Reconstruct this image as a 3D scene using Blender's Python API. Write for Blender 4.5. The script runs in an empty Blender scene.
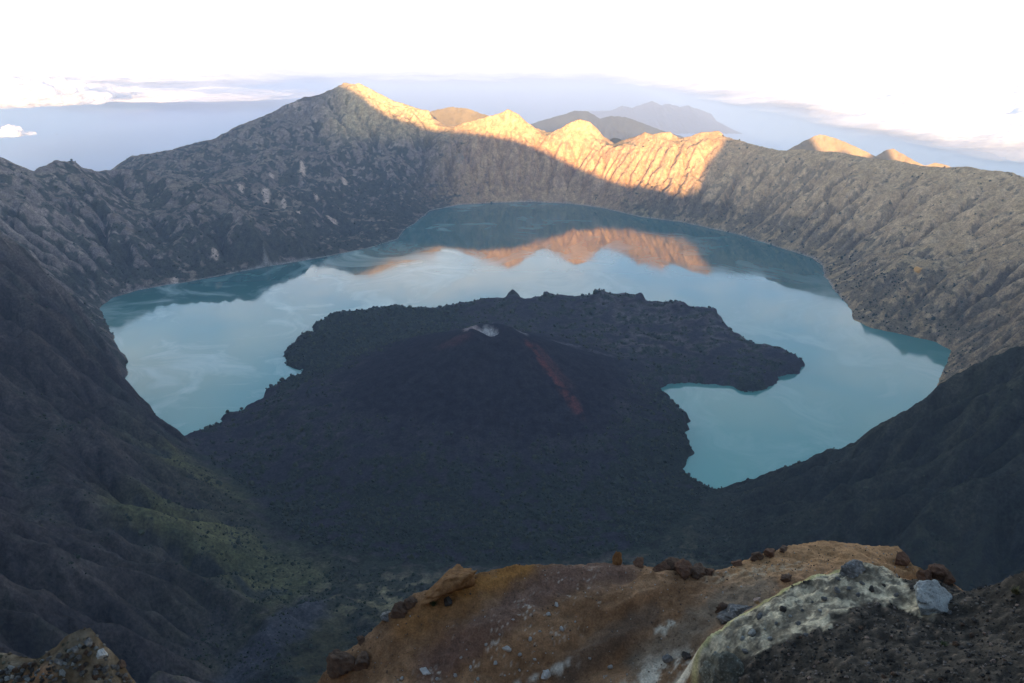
EXPOSURE = 2.6
import bpy, math, random
import numpy as np

rng = np.random.default_rng(7)
random.seed(7)
R = math.radians
C = bpy.context.scene.collection
H = 1300.0                      # eye height above the lake (metres)
PITCH = R(19.8)
FOC = 850.0
CP, SP = math.cos(PITCH), math.sin(PITCH)
SUN_EL, SUN_AZ = R(7.0), R(3.0)  # low sun almost straight behind, a little to the right
SUN = np.array([math.sin(SUN_AZ)*math.cos(SUN_EL), -math.cos(SUN_AZ)*math.cos(SUN_EL), math.sin(SUN_EL)])

def at(px, py, Y):
    """a sight line followed to forward distance Y: used to survey the place from the photograph"""
    u = (px-512.0)/FOC; v = (341.5-py)/FOC
    dy = CP+v*SP; dz = -SP+v*CP
    return (u/dy*Y, float(Y), H+dz/dy*Y)

def on_level(px, py, z=0.0):
    v = (341.5-py)/FOC
    dy = CP+v*SP; dz = -SP+v*CP
    return at(px, py, (z-H)*dy/dz)

# ------------------------------------------------------------------ noise
_perm = np.random.default_rng(3).permutation(4096).astype(np.int32)
_ang = np.random.default_rng(4).uniform(0, 2*np.pi, 4096)
_gx, _gy = np.cos(_ang).astype(np.float32), np.sin(_ang).astype(np.float32)

def perlin(x, y, seed=0):
    x = np.asarray(x, np.float64)+seed*37.31; y = np.asarray(y, np.float64)+seed*91.77
    xi = np.floor(x).astype(np.int64); yi = np.floor(y).astype(np.int64)
    fx = (x-xi).astype(np.float32); fy = (y-yi).astype(np.float32)
    def g(a, b, dx, dy):
        h = _perm[(_perm[a & 4095]+b) & 4095]
        return _gx[h]*dx+_gy[h]*dy
    u = fx*fx*fx*(fx*(fx*6-15)+10); w = fy*fy*fy*(fy*(fy*6-15)+10)
    a = g(xi, yi, fx, fy); b = g(xi+1, yi, fx-1, fy)
    c = g(xi, yi+1, fx, fy-1); d = g(xi+1, yi+1, fx-1, fy-1)
    return (a+(b-a)*u+((c+(d-c)*u)-(a+(b-a)*u))*w)*1.5

def fbm(x, y, octs=5, seed=0, gain=0.5):
    s = 0; a = 1.0; t = 0
    for k in range(octs):
        s = s+a*perlin(x*2**k, y*2**k, seed+k); t += a; a *= gain
    return s/t*1.4

def ridged(x, y, octs=5, seed=0, gain=0.5):
    s = 0; a = 1.0; t = 0
    for k in range(octs):
        s = s+a*(1-2*np.abs(perlin(x*2**k, y*2**k, seed+k))); t += a; a *= gain
    return s/t

def smooth(a, b, x):
    t = np.clip((x-a)/(b-a), 0, 1); return t*t*(3-2*t)

# ------------------------------------------------------------------ height interpolation between surveyed lines
class Field:
    def __init__(s, x0, x1, y0, y1, h):
        s.x0, s.y0, s.h = x0, y0, h
        s.nx = int(round((x1-x0)/h))+1; s.ny = int(round((y1-y0)/h))+1
        s.x1, s.y1 = x0+(s.nx-1)*h, y0+(s.ny-1)*h
        s.pts = []
    def line(s, P, closed=False, step=None):
        P = [np.array(p, float) for p in P]
        if closed: P = P+[P[0]]
        st = (step or s.h)*0.5
        for a, b in zip(P[:-1], P[1:]):
            n = max(1, int(np.hypot(*(b-a)[:2])/st))
            t = np.linspace(0, 1, n+1)[:, None]
            s.pts.append(a+(b-a)*t)
    def fill(s, P): s.pts.append(np.array(P, float))
    def raster(s, h, nx, ny):
        p = np.concatenate(s.pts)
        i = np.rint((p[:, 0]-s.x0)/h).astype(int); j = np.rint((p[:, 1]-s.y0)/h).astype(int)
        ok = (i >= 0) & (i < nx) & (j >= 0) & (j < ny)
        k = j[ok]*nx+i[ok]
        w = np.bincount(k, minlength=nx*ny); v = np.bincount(k, p[ok, 2], minlength=nx*ny)
        m = w > 0
        return m.reshape(ny, nx), np.where(m, v/np.maximum(w, 1), 0).reshape(ny, nx)
    def solve(s, levels, iters, edge=None):
        z = None
        for L, n in zip(range(levels-1, -1, -1), iters):
            h = s.h*2**L
            nx = int((s.nx-1)*s.h/h)+1; ny = int((s.ny-1)*s.h/h)+1
            m, v = s.raster(h, nx, ny)
            if edge is not None:
                for sl in ((0, slice(None)), (-1, slice(None)), (slice(None), 0), (slice(None), -1)):
                    m[sl] = True; v[sl] = edge
            if z is None: z = np.full((ny, nx), v[m].mean())
            else: z = resample(z, pnx, pny, ph, nx, ny, h)
            z[m] = v[m]
            for k in range(n):
                zp = np.pad(z, 1, mode='edge')
                q = 0.25*(zp[:-2, 1:-1]+zp[2:, 1:-1]+zp[1:-1, :-2]+zp[1:-1, 2:])
                z = np.where(m, v, q)
            pnx, pny, ph = nx, ny, h
        return z
    def sample(s, z, x, y):
        fx = np.clip((x-s.x0)/s.h, 0, s.nx-1.001); fy = np.clip((y-s.y0)/s.h, 0, s.ny-1.001)
        i = fx.astype(int); j = fy.astype(int); fx = fx-i; fy = fy-j
        return (z[j, i]*(1-fx)+z[j, i+1]*fx)*(1-fy)+(z[j+1, i]*(1-fx)+z[j+1, i+1]*fx)*fy
    def sample3(s, z, x, y):
        """bicubic (Catmull-Rom)"""
        fx = np.clip((x-s.x0)/s.h, 1, s.nx-3.001); fy = np.clip((y-s.y0)/s.h, 1, s.ny-3.001)
        i = fx.astype(int); j = fy.astype(int); fx = fx-i; fy = fy-j
        def wts(t): return (-.5*t+t*t-.5*t**3, 1-2.5*t*t+1.5*t**3, .5*t+2*t*t-1.5*t**3, -.5*t*t+.5*t**3)
        wx, wy = wts(fx), wts(fy); o = 0
        for b in range(4):
            r = 0
            for a in range(4): r = r+wx[a]*z[j-1+b, i-1+a]
            o = o+wy[b]*r
        return o

def resample(z, pnx, pny, ph, nx, ny, h):
    X = np.clip(np.arange(nx)*h/ph, 0, pnx-1.001); Y = np.clip(np.arange(ny)*h/ph, 0, pny-1.001)
    i = X.astype(int); fx = (X-i)[None, :]; j = Y.astype(int); fy = (Y-j)[:, None]
    a = z[j][:, i]; b = z[j][:, i+1]; c = z[j+1][:, i]; d = z[j+1][:, i+1]
    return (a*(1-fx)+b*fx)*(1-fy)+(c*(1-fx)+d*fx)*fy

def seg_dist(P, X, Y, closed=True):
    """distance to a polyline and, when closed, whether inside"""
    P = np.array([p[:2] for p in P], float)
    n = len(P); d2 = np.full(X.shape, 1e18); ins = np.zeros(X.shape, bool)
    for k in range(n if closed else n-1):
        a = P[k]; b = P[(k+1) % n]; e = b-a; L = max(e@e, 1e-9)
        t = np.clip(((X-a[0])*e[0]+(Y-a[1])*e[1])/L, 0, 1)
        d2 = np.minimum(d2, (X-a[0]-t*e[0])**2+(Y-a[1]-t*e[1])**2)
        if closed and a[1] != b[1]:
            c = ((a[1] > Y) != (b[1] > Y)) & (X < (b[0]-a[0])*(Y-a[1])/(b[1]-a[1])+a[0])
            ins ^= c
    return np.sqrt(d2), ins

def carve(z, fixed, k, iters, seed):
    """streams gather down the steepest way and cut gullies in step with the water they carry"""
    g = np.random.default_rng(seed)
    ny, nx = z.shape; n = nx*ny
    z = z.copy(); idx = np.arange(n).reshape(ny, nx); fx = fixed.ravel().tolist()
    for it in range(iters):
        best = np.zeros((ny, nx)); rec = idx.copy()
        for dj, di in ((0,1),(0,-1),(1,0),(-1,0),(1,1),(1,-1),(-1,1),(-1,-1)):
            q = np.roll(np.roll(z, -dj, 0), -di, 1)
            s_ = (z-q)/math.hypot(dj, di)*(g.uniform(.6, 1.4, (ny, nx)))
            m = s_ > best
            best = np.where(m, s_, best); rec = np.where(m, np.roll(np.roll(idx, -dj, 0), -di, 1), rec)
        for sl in ((0, slice(None)), (-1, slice(None)), (slice(None), 0), (slice(None), -1)): rec[sl] = idx[sl]
        order = np.argsort(z, axis=None)
        up = order.tolist(); rl = rec.ravel().tolist(); A = [1.0]*n
        for c in reversed(up):
            r_ = rl[c]
            if r_ != c: A[r_] += A[c]
        F = (k*np.minimum(np.array(A), 2500)**.5).tolist(); zl = z.ravel().tolist()
        for c in up:
            r_ = rl[c]
            if r_ != c and not fx[c]:
                f = F[c]; zl[c] = (zl[c]+f*zl[r_])/(1+f)
        z = np.array(zl).reshape(ny, nx)
    return z, np.array(A).reshape(ny, nx)

def blur(z, n):
    for _ in range(n):
        p = np.pad(z, 1, mode='edge'); z = (p[:-2, 1:-1]+p[2:, 1:-1]+2*z)/4
        p = np.pad(z, 1, mode='edge'); z = (p[1:-1, :-2]+p[1:-1, 2:]+2*z)/4
    return z

# ------------------------------------------------------------------ small helpers for objects
def new_mesh(name, verts, faces, smooth_=True):
    me = bpy.data.meshes.new(name)
    verts = np.asarray(verts, np.float32)
    if isinstance(faces, np.ndarray):
        nf, k = faces.shape
        me.vertices.add(len(verts)); me.vertices.foreach_set('co', verts.ravel())
        me.loops.add(nf*k); me.loops.foreach_set('vertex_index', faces.astype(np.int32).ravel())
        me.polygons.add(nf); me.polygons.foreach_set('loop_start', np.arange(0, nf*k, k, dtype=np.int32))
        me.update(calc_edges=True)
    else:
        me.from_pydata([tuple(v) for v in verts], [], faces)
    me.validate(clean_customdata=False)
    me.polygons.foreach_set('use_smooth', np.full(len(me.polygons), smooth_))
    me.update()
    return me

def obj(name, me, mat=None, parent=None, **props):
    o = bpy.data.objects.new(name, me); C.objects.link(o)
    if mat: me.materials.append(mat)
    if parent: o.parent = parent
    for k, v in props.items(): o[k] = v
    return o

def set_color(me, name, col):
    a = me.color_attributes.new(name, 'FLOAT_COLOR', 'POINT')
    c = np.ones((len(me.vertices), 4), np.float32); c[:, :3] = col
    a.data.foreach_set('color', c.ravel())

class Nodes:
    def __init__(s, name):
        s.m = bpy.data.materials.new(name); s.m.use_nodes = True
        s.t = s.m.node_tree; s.t.nodes.clear()
        s.out = s.t.nodes.new('ShaderNodeOutputMaterial')
    def n(s, kind, **kw):
        nd = s.t.nodes.new('ShaderNode'+kind)
        for k, v in kw.items():
            if k in nd.inputs.keys(): s.set(nd.inputs[k], v)
            else: setattr(nd, k, v)
        return nd
    def set(s, sock, v):
        if isinstance(v, bpy.types.NodeSocket): s.t.links.new(v, sock)
        elif isinstance(v, bpy.types.Node): s.t.links.new(v.outputs[0], sock)
        else: sock.default_value = v
    def noise(s, scale, detail=6, rough=.55, vec=None, dist=0):
        nd = s.n('TexNoise', Scale=scale, Detail=detail, Roughness=rough, Distortion=dist)
        s.set(nd.inputs['Vector'], vec if vec is not None else s.geo())
        return nd.outputs[0]
    def geo(s):
        if not hasattr(s, '_g'): s._g = s.n('NewGeometry').outputs['Position']
        return s._g
    def math(s, op, a, b=0.0, c=0.0):
        nd = s.t.nodes.new('ShaderNodeMath'); nd.operation = op
        s.set(nd.inputs[0], a); s.set(nd.inputs[1], b); s.set(nd.inputs[2], c)
        return nd.outputs[0]
    def ramp(s, v, lo, hi, a=0.0, b=1.0):
        nd = s.n('MapRange'); s.set(nd.inputs[0], v)
        nd.inputs[1].default_value = lo; nd.inputs[2].default_value = hi
        s.set(nd.inputs[3], a); s.set(nd.inputs[4], b)
        return nd.outputs[0]
    def mix(s, f, a, b, mode='MIX'):
        nd = s.t.nodes.new('ShaderNodeMix'); nd.data_type = 'RGBA'; nd.blend_type = mode
        s.set(nd.inputs[0], f); s.set(nd.inputs[6], a); s.set(nd.inputs[7], b)
        return nd.outputs[2]
    def rgb(s, c): return (c[0], c[1], c[2], 1)
    def bsdf(s, col, rough=.9, normal=None, **kw):
        b = s.t.nodes.new('ShaderNodeBsdfPrincipled')
        s.set(b.inputs['Base Color'], col); s.set(b.inputs['Roughness'], rough)
        if 'spec' in kw: b.inputs['Specular IOR Level'].default_value = kw['spec']
        if normal is not None: s.set(b.inputs['Normal'], normal)
        s.t.links.new(b.outputs[0], s.out.inputs[0])
        return b
    def bump(s, h, dist, strength=1.0, normal=None):
        nd = s.n('Bump', Strength=strength, Distance=dist); s.set(nd.inputs['Height'], h)
        if normal is not None: s.set(nd.inputs['Normal'], normal)
        return nd.outputs[0]
# =================================================================== THE CALDERA
G = Field(-8500, 8500, -6500, 13500, 12.5)

shore_px = [(182,440),(165,432),(150,418),(133,398),(124,386),(128,372),(126,357),(118,345),(108,325),(100,308),(112,298),(140,290),
    (200,280),(260,268),(320,258),(370,248),(398,239),(405,230),(415,224),(430,211),(460,205),(495,203),(530,202),(570,204),(600,208),
    (640,217),(680,222),(740,235),(780,248),(812,258),(822,266),(824,277),(835,292),(848,305),(853,320),(870,328),(905,335),
    (935,342),(950,350),(948,362),(938,378),(932,395),(926,412)]
SHORE = [on_level(*p) for p in shore_px]+[(1330,2560,0),(1080,2420,0),(800,2335,0)]
shore2_px = [(715,489),(706,487),(686,476),(690,459),(697,450),(692,444),(688,421),(680,412),(665,400),(657,388),(670,384),(700,384),
    (730,387),(752,394),(775,387),(781,378),(800,374),(808,365),(790,355),(770,346),(757,349),(745,338),(722,326),(718,311),(690,315),
    (680,306),(650,306),(640,299),(610,297),(590,301),(560,299),(546,297),(540,304),(528,306),(518,302),(508,300),(500,304),(490,302),
    (470,306),(440,309),(400,310),(375,311),(335,316),(312,326),(312,335),(296,340),(285,350),(282,366),(300,371),(308,379),(285,382),
    (262,396),(258,405),(240,412),(222,418),(215,425),(200,433)]
SHORE2 = [on_level(*p) for p in shore2_px]
def ragged(P, amp, wl, seed):
    """small coves and points along a surveyed shore"""
    P = np.array(P, float); out = []
    for a, b in zip(P[:-1], P[1:]):
        n = max(1, int(np.hypot(*(b-a)[:2])/14)); t = np.arange(n)[:, None]/n; out.append(a+(b-a)*t)
    Q = np.concatenate(out+[P[-1:]]); e = np.gradient(Q[:, :2], axis=0); e /= np.linalg.norm(e, axis=1)[:, None]+1e-9
    k = fbm(Q[:, 0]/wl, Q[:, 1]/wl, 4, seed, .6)+.8*(ridged(Q[:, 0]/wl*1.4, Q[:, 1]/wl*1.4, 3, seed+7)-.3)
    k = k*amp*np.minimum(1, np.minimum(np.arange(len(Q)), np.arange(len(Q))[::-1])/4.0)
    Q[:, 0] -= e[:, 1]*k; Q[:, 1] += e[:, 0]*k
    return [tuple(q) for q in Q]
ROUGH_LAKE = SHORE+SHORE2
SHORE = ragged(SHORE, 9, 150, 501); SHORE2 = ragged(SHORE2, 24, 120, 502)
LAKE = SHORE+SHORE2
G.line([(p[0], p[1], 0) for p in LAKE], closed=True)

def px(*pts): return [at(*p) for p in pts]
# the crest of the crater rim, the far side
far_rim = px((105,176,7000),(130,159,7100),(180,148,7300),(215,140,7450),(240,125,7600),(280,110,7800),(305,102,7880),(320,97,7930),(345,85,8000),(360,85,7980),
    (372,90,7940),(385,96,7900),(410,105,7850),(428,111,7800),(437,128,7650),(452,129,7620),(462,125,7600),(478,121,7570),(490,117,7550),
    (500,115,7540),(508,111,7536),(518,116,7520),(525,122,7510),(545,137,7500),(552,134,7470),(560,130,7450),(570,123,7420),(580,120,7400),
    (590,123,7400),(598,130,7400),(612,149,7350),(622,142,7280),(635,138,7200),(645,134,7120),(652,137,7080),(660,134,7050),(670,132,7020),(680,139,7000),
    (690,137,6970),(700,133,6950),(718,132,6900),(725,138,6880),(745,143,6700),(780,151,6500),(800,151,6300),(840,154,6080),(868,158,5900),(900,163,5650),
    (930,166,5400),(960,168,5200),(1000,172,4950),(1024,178,4800))
RIGHT_RIM = [(2950,4000,600),(2800,3000,700),(2600,2000,850),(2400,800,1120),(2250,-500,1400)]
G.line(far_rim+RIGHT_RIM)
near_rim = px((188,186,5600),(150,178,5620),(128,171,5600),(112,174,5600),(95,172,5450),(80,170,5350),(66,168,5280),(55,162,5220),(42,166,5150),(30,169,5080),(15,163,5040),(0,157,5000))
LEFT_RIM = near_rim+[(-3000,4200,640),(-2650,3300,700),(-2250,2600,760),(-1900,2000,840),(-1500,1300,950),(-1000,600,1080),(-600,100,1250),(-800,-300,1640)]
G.line(LEFT_RIM)
G.line(px((188,186,5600),(225,205,5350),(262,240,4950),(290,258,4750)))      # ribs running down to the water
G.line(px((112,174,5600),(150,215,5150),(175,255,4750)))
G.line(px((320,97,7930),(315,150,7200),(340,200,6500),(352,240,5850)))
G.line(px((240,125,7600),(262,170,6700),(285,205,5900),(300,245,5100)))
G.line(px((437,128,7650),(425,160,7350),(418,195,6850)))
G.line(px((940,250,4450),(900,263,4300),(872,281,4120)))                      # the bench on the right wall
# near left wall: spurs and hollows
G.line(px((126,372,3150),(95,330,3150),(60,290,3150),(0,240,3300))+[(-2450,3200,690)])
G.line(px((165,425,2720),(150,408,2640),(90,350,2560),(30,312,2520),(0,300,2500))+[(-2100,2400,760)])
G.line(px((0,250,3050),(45,300,2930),(100,355,2850)))
G.line(px((30,350,2350),(30,450,1950),(30,550,1550)))
G.line(px((255,492,2230),(225,478,2250),(200,468,2250),(160,452,2260),(120,440,2220)))     # grassy spurs
G.line(px((272,572,1750),(230,545,1800),(170,530,1800),(130,480,1900),(90,430,2000)))
G.line(px((215,655,1395),(205,600,1530),(165,560,1600),(150,535,1690)))                 # gully between
G.line(px((240,512,2020),(190,500,2020),(160,490,2030)))
VALLEY = [(-1010,2600,6)]+px((262,500,2160))+[(-557,1731,80),(-561,1336,118),(-430,1260,125),(-200,1260,125),(150,1330,118),(464,1794,78),(731,1541,150),(975,1410,200),(1250,1200,330)]
G.line(VALLEY)
G.line([(-557,1731,80),(-350,1800,66),(0,1850,60),(464,1794,78)])
G.line([(464,1794,78),(560,2050,40),(650,2270,3)])
# near right spur, its crest and gullies
SPUR = px((715,489,2289),(760,478,2250),(800,467,2190),(830,455,2150),(860,444,2090),(890,430,2050),(920,414,2020),(950,398,2000),(990,375,1970),(1024,357,1950))
G.line(SPUR+[(1480,1500,630),(1640,700,760),(1715,-100,950),(1725,-500,1005)])
# the slope under the viewpoint
for x0, k in ((-60,0.),(0,0.),(60,0.)):
    G.line([(x0,-40,1248),(x0,0,1236),(x0,60,1170),(x0*2,300,890),(x0*4,600,590),(x0*6,1000,255)])
G.line([(-60,40,1190),(60,40,1190)])
G.line([(-600,100,1250),(-420,300,980),(-500,600,680),(-560,900,430),(-620,1100,270)])
G.line([(60,0,1236),(500,0,1150),(700,300,900),(800,700,600),(900,1050,350)])
G.line(px((5,640,1210),(60,620,1290),(120,640,1240)))
# the mountain behind the viewpoint: its skyline is what shades the crater at dawn
def cast(px_, py_, Y, yq=-500.0):
    p = np.array(at(px_, py_, Y)); t = (p[1]-yq)/-SUN[1]
    q = p+SUN*t; return tuple(q)
shade_px = [(345,84,8000),(360,92,7950),(385,113,7750),(410,122,7600),(432,129,7500),(460,130,7570),(490,134,7500),(515,138,7480),(545,150,7350),
    (575,165,7200),(610,180,7000),(640,188,6850),(665,193,6700),(686,194,6600),(692,185,6650),(702,162,6750),(714,146,6850),(723,134,6900)]
CREST = [(-5500,-500,300),(-3500,-500,1250),(-2700,-500,1560),(-1950,-500,1840),(-1400,-500,2040)]+[cast(*p) for p in shade_px]+ \
    [(2180,-500,1445),(2455,-500,1400),(2770,-500,1372),(2930,-500,1400),(3000,-500,1490),(3080,-500,1490),(3130,-500,1400),(3180,-500,1300),(3240,-500,1240),(3420,-500,1240),(3620,-500,1300),(3700,-500,1400),(3780,-500,1400),(3850,-500,1240),(4200,-500,900),(5500,-500,100)]
G.line(CREST)
Z0 = G.solve(6, (600,300,200,150,90,60), edge=-2150.0)

gx = G.x0+np.arange(G.nx)*G.h; gy = G.y0+np.arange(G.ny)*G.h
GX, GY = np.meshgrid(gx, gy)
def land_distance(fine_, coarse_):
    d, ins = seg_dist(coarse_, GX, GY); out = np.where(ins, -d, d)
    q = np.array([p[:2] for p in fine_]); a0_, b0_ = q.min(0)-150; a1_, b1_ = q.max(0)+150
    i0, i1 = int((a0_-G.x0)/G.h), int((a1_-G.x0)/G.h)+1; j0, j1 = int((b0_-G.y0)/G.h), int((b1_-G.y0)/G.h)+1
    w_ = (slice(j0, j1), slice(i0, i1)); near_ = np.abs(out[w_]) < 130
    d, ins = seg_dist(fine_, GX[w_][near_], GY[w_][near_])
    o_ = out[w_]; o_[near_] = np.where(ins, -d, d); out[w_] = o_
    return out
SDF = land_distance(LAKE, ROUGH_LAKE)                    # metres from the shoreline, negative over water
SOUTH = px((182,440,2640),(215,470,2380),(262,503,2140),(300,545,1900),(400,560,1800),(560,556,1810),(640,545,1850),(690,510,2080))
LAVA = -land_distance(SHORE2+SOUTH, ROUGH_LAKE[len(ROUGH_LAKE)-len(shore2_px):]+SOUTH)                # metres inside the lava land
dcrest, _ = seg_dist(CREST, GX, GY, closed=False)
drim, _ = seg_dist(far_rim, GX, GY, closed=False)
dvp = np.hypot(GX, GY)

keep = smooth(30, 260, SDF)*smooth(60, 400, dvp)*smooth(-150, -300, LAVA)*smooth(0, 250, dcrest)*(0.25+0.75*smooth(0, 250, drim))
wx = GX+60*fbm(GX/500, GY/500, 3, 21); wy = GY+60*fbm(GX/500, GY/500, 3, 22)
rough = ridged(wx/560, wy/560, 4, 5, .45)*84+fbm(wx/180, wy/180, 4, 9)*15
rough = rough+smooth(6000, 6600, GY)*ridged((wx+.3*wy)/150, wy/190, 5, 15, .58)*34
Z1 = Z0+(rough-30)*keep
Z1 = np.where((GY > 7800) | (GX < -3600) | (GX > 3600) | (GY < 0), Z1+keep*fbm(GX/900, GY/900, 5, 31)*160, Z1)
i0, i1, j0, j1 = [int(round(q)) for q in ((-3800-G.x0)/G.h, (3800-G.x0)/G.h, (0-G.y0)/G.h, (8400-G.y0)/G.h)]
win = (slice(j0, j1), slice(i0, i1))
zc, flow = carve(Z1[win], (SDF[win] < 3) | (LAVA[win] > 0) | (drim[win] < 8) | (dcrest[win] < 60), .085, 9, 11)
base_ = Z1[win]
cut = zc-base_
cut = cut-blur(cut, 260)*.9                      # keep the broad shape, keep the ribs and gullies
cut = cut*(1-.45*smooth(6200, 6700, GY[win]))*(1-.15*smooth(900, 1600, GX[win])*smooth(2500, 3000, GY[win]))
cut = cut*smooth(0, 110, SDF[win])*smooth(-20, -160, LAVA[win])*(smooth(0, 120, drim[win])*.8+.2)*smooth(60, 300, dvp[win])
cut = blur(np.clip(cut, -150, 90), 1)
Z2 = Z1.copy(); Z2[win] += cut
CUT = np.zeros_like(Z1); CUT[win] = cut

# lava land: rough flow lobes, a wooded flat, the young cone
cone_c = np.array(at(491, 326, 2950)[:2])
r = np.hypot(GX-cone_c[0], (GY-cone_c[1])); th = np.arctan2(GY-cone_c[1], GX-cone_c[0])
lob = ridged(GX/260, GY/260, 5, 41, .55); lob2 = ridged((GX+.6*GY)/90, (GY-.4*GX)/90, 4, 44, .5)
flat = 20+16*fbm(GX/350, GY/350, 4, 47)+lob*13+lob2*5
spine, _ = seg_dist([p[:2] for p in px((500,306,4080),(545,305,4080),(610,306,4100),(690,322,3880))], GX, GY, closed=False)
flat = flat+26*np.exp(-(spine/170)**2)*(0.6+.6*lob)
for (a, b, Y, hh, w) in ((511,300,4170,52,26),(543,299,4190,60,36),(556,302,4140,40,40),(602,299,4130,36,50),(640,301,4080,36,46),(680,310,3950,34,46),(716,316,3830,36,40)):
    c = at(a, b, Y); flat = flat+hh*.85*np.exp(-(((GX-c[0])/w)**2+((GY-c[1])/w)**2)**.7/1.4)*(.75+.9*fbm((GX+c[0])/55, GY/55, 3, 49))
south = smooth(2500, 1900, GY)
flat = flat*(1-south)+(Z0+8*lob+4*lob2)*south
rr = np.clip(r*(1+.10*np.cos(th-.6)+.05*np.sin(3*th)), 0, 900)
cz = 312*np.clip(1-rr/800, 0, 1)**1.22
gul = np.abs(perlin(th*9, rr/900*2, 51))*9*smooth(80, 250, rr)*smooth(900, 500, rr)
crater_c = cone_c+np.array([-8, 30])
rc = np.hypot(GX-crater_c[0], (GY-crater_c[1])*1.0)
cz = np.where(rr < 900, cz-gul, 0)
rim_h = 272+10*np.sin(th*2+1.0)
czc = np.minimum(cz, rim_h)
crater = np.clip(1-rc/78, 0, 1)
czc = czc-34*smooth(0, .6, crater)
lz = np.maximum(flat, 0)*(0.35+.65*smooth(150, 750, r))+czc
edge = smooth(0, 22, SDF)*.85+.15*smooth(0, 100, SDF)
lz = lz*edge+.5
wL = smooth(-140, 60, LAVA)
wL = np.where(SDF > 0, wL*smooth(0, 1, SDF), wL)
south_only = smooth(2900, 2300, GY)
wL = np.where(LAVA > 0, np.maximum(wL, 1-south_only), wL)
wL = np.where((LAVA < 0) & (GY > 2500), wL*smooth(-40, 0, LAVA), wL)
Z3 = Z2*(1-wL)+lz*wL
land = np.where((SDF < 400) | (LAVA > -100), np.maximum(Z3, 1.0+np.minimum(SDF, 60)*.03), Z3)
Z3 = np.where(SDF > 0, land*smooth(-2, 14, SDF), -np.minimum(1.0+(-SDF)*.4, 25.0))

# ------------------------------------------------------------------ final mesh, finer where the view is nearer
def spaced(bounds):
    out = [bounds[0][0]]
    for a, b, h in bounds:
        n = max(1, int(round((b-a)/h))); out += list(np.linspace(a, b, n+1)[1:])
    return np.array(out)
xs = spaced([(-8500,-5200,90),(-5200,-3200,14),(-3200,-1500,8),(-1500,1500,6.0),(1500,3200,8),(3200,4800,14),(4800,8500,90)])
ys = spaced([(-6500,-900,110),(-900,300,30),(300,1100,14),(1100,2800,5.0),(2800,5200,6.5),(5200,8100,8.5),(8100,9200,30),(9200,13500,110)])
X, Y = np.meshgrid(xs, ys)
Z = G.sample3(Z3, X, Y)
sd = G.sample(SDF, X, Y); lv = G.sample(LAVA, X, Y)
near = smooth(9500, 2000, Y)
fine_w = (1-.5*smooth(700, 1500, X)*smooth(2600, 3200, Y))*smooth(4, 60, sd)*smooth(60, 300, np.hypot(X, Y))*(1-.6*smooth(0, 60, lv))*smooth(300, 900, Y+900)
# nearer slopes get a second, finer set of runnels
W = Field(-2400, 2400, 700, 3500, 5.0)
WX, WY = np.meshgrid(W.x0+np.arange(W.nx)*5.0, W.y0+np.arange(W.ny)*5.0)
ws, wv_ = G.sample(SDF, WX, WY), G.sample(LAVA, WX, WY)
wz = G.sample3(Z3, WX, WY)+smooth(4, 60, ws)*(ridged(WX/150, WY/150, 4, 67, .55)*9+fbm(WX/40, WY/40, 3, 68)*5)*smooth(0, -60, wv_)
wc, wflow = carve(wz, (ws < 3) | (wv_ > -10), .06, 7, 13)
cut2 = wc-wz; cut2 = cut2-blur(cut2, 150)
cut2 = np.clip(cut2, -32, 22)+(wz-G.sample3(Z3, WX, WY))
cut2 = cut2*smooth(0, 40, ws)*smooth(0, -50, wv_)*smooth(2400, 2150, np.abs(WX))*smooth(700, 950, WY)*smooth(3500, 3150, WY)
inw = (np.abs(X) < 2395) & (Y > 705) & (Y < 3495)
FLOW2 = np.where(inw, W.sample(np.log(wflow), X, Y), 0); CUT2 = np.where(inw, W.sample(cut2, X, Y), 0)
spur_1 = seg_dist(px((268,498,2180),(240,486,2230),(215,474,2250),(185,460,2260)), X, Y, closed=False)[0]
spur_2 = seg_dist(px((278,578,1740),(258,560,1770),(230,545,1800),(200,538,1800),(172,531,1800)), X, Y, closed=False)[0]
spur_3 = seg_dist(px((270,600,1640),(240,590,1650),(215,575,1680)), X, Y, closed=False)[0]
GRASSY = np.maximum(np.maximum(smooth(150, 60, spur_1), smooth(190, 80, spur_2)), smooth(120, 50, spur_3))*smooth(-300, -480, X)
Z = Z+CUT2*(1-.65*GRASSY)
Z = Z+fine_w*(fbm(X/60, Y/60, 3, 61)*3.2+ridged(X/34, Y/34, 3, 65)*2.0+fbm(X/22, Y/22, 3, 64)*2.6)
Z = Z+smooth(0, 20, lv)*smooth(2, 30, sd)*(fbm(X/22, Y/22, 3, 71)*4.0*smooth(120, 500, np.hypot(X-cone_c[0], Y-cone_c[1]))+fbm(X/40, Y/40, 3, 74)*1.6)
sdj = sd+np.where(lv > -30, 40*fbm(X/130, Y/130, 5, 77, .6)*smooth(2600, 3000, Y)+7*fbm(X/30, Y/30, 3, 79)-1, 5*fbm(X/45, Y/45, 3, 77))              # ragged shoreline
Z = np.where((sd > 0) & (sdj < 0), -1.0, Z)

def land_hit(a, b, lo=800, hi=8500):
    """where a sight line first meets the land"""
    Yv = np.arange(lo, hi, 6.0); u = (a-512.0)/FOC; v = (341.5-b)/FOC; dy = CP+v*SP
    xx = u/dy*Yv; zz = H+(-SP+v*CP)/dy*Yv; zs = G.sample(Z3, xx, Yv)
    k = np.flatnonzero(zz <= zs); k = k[0] if len(k) else int(np.argmin(zz-zs))
    return np.array([xx[k], Yv[k], zs[k]])
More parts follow.
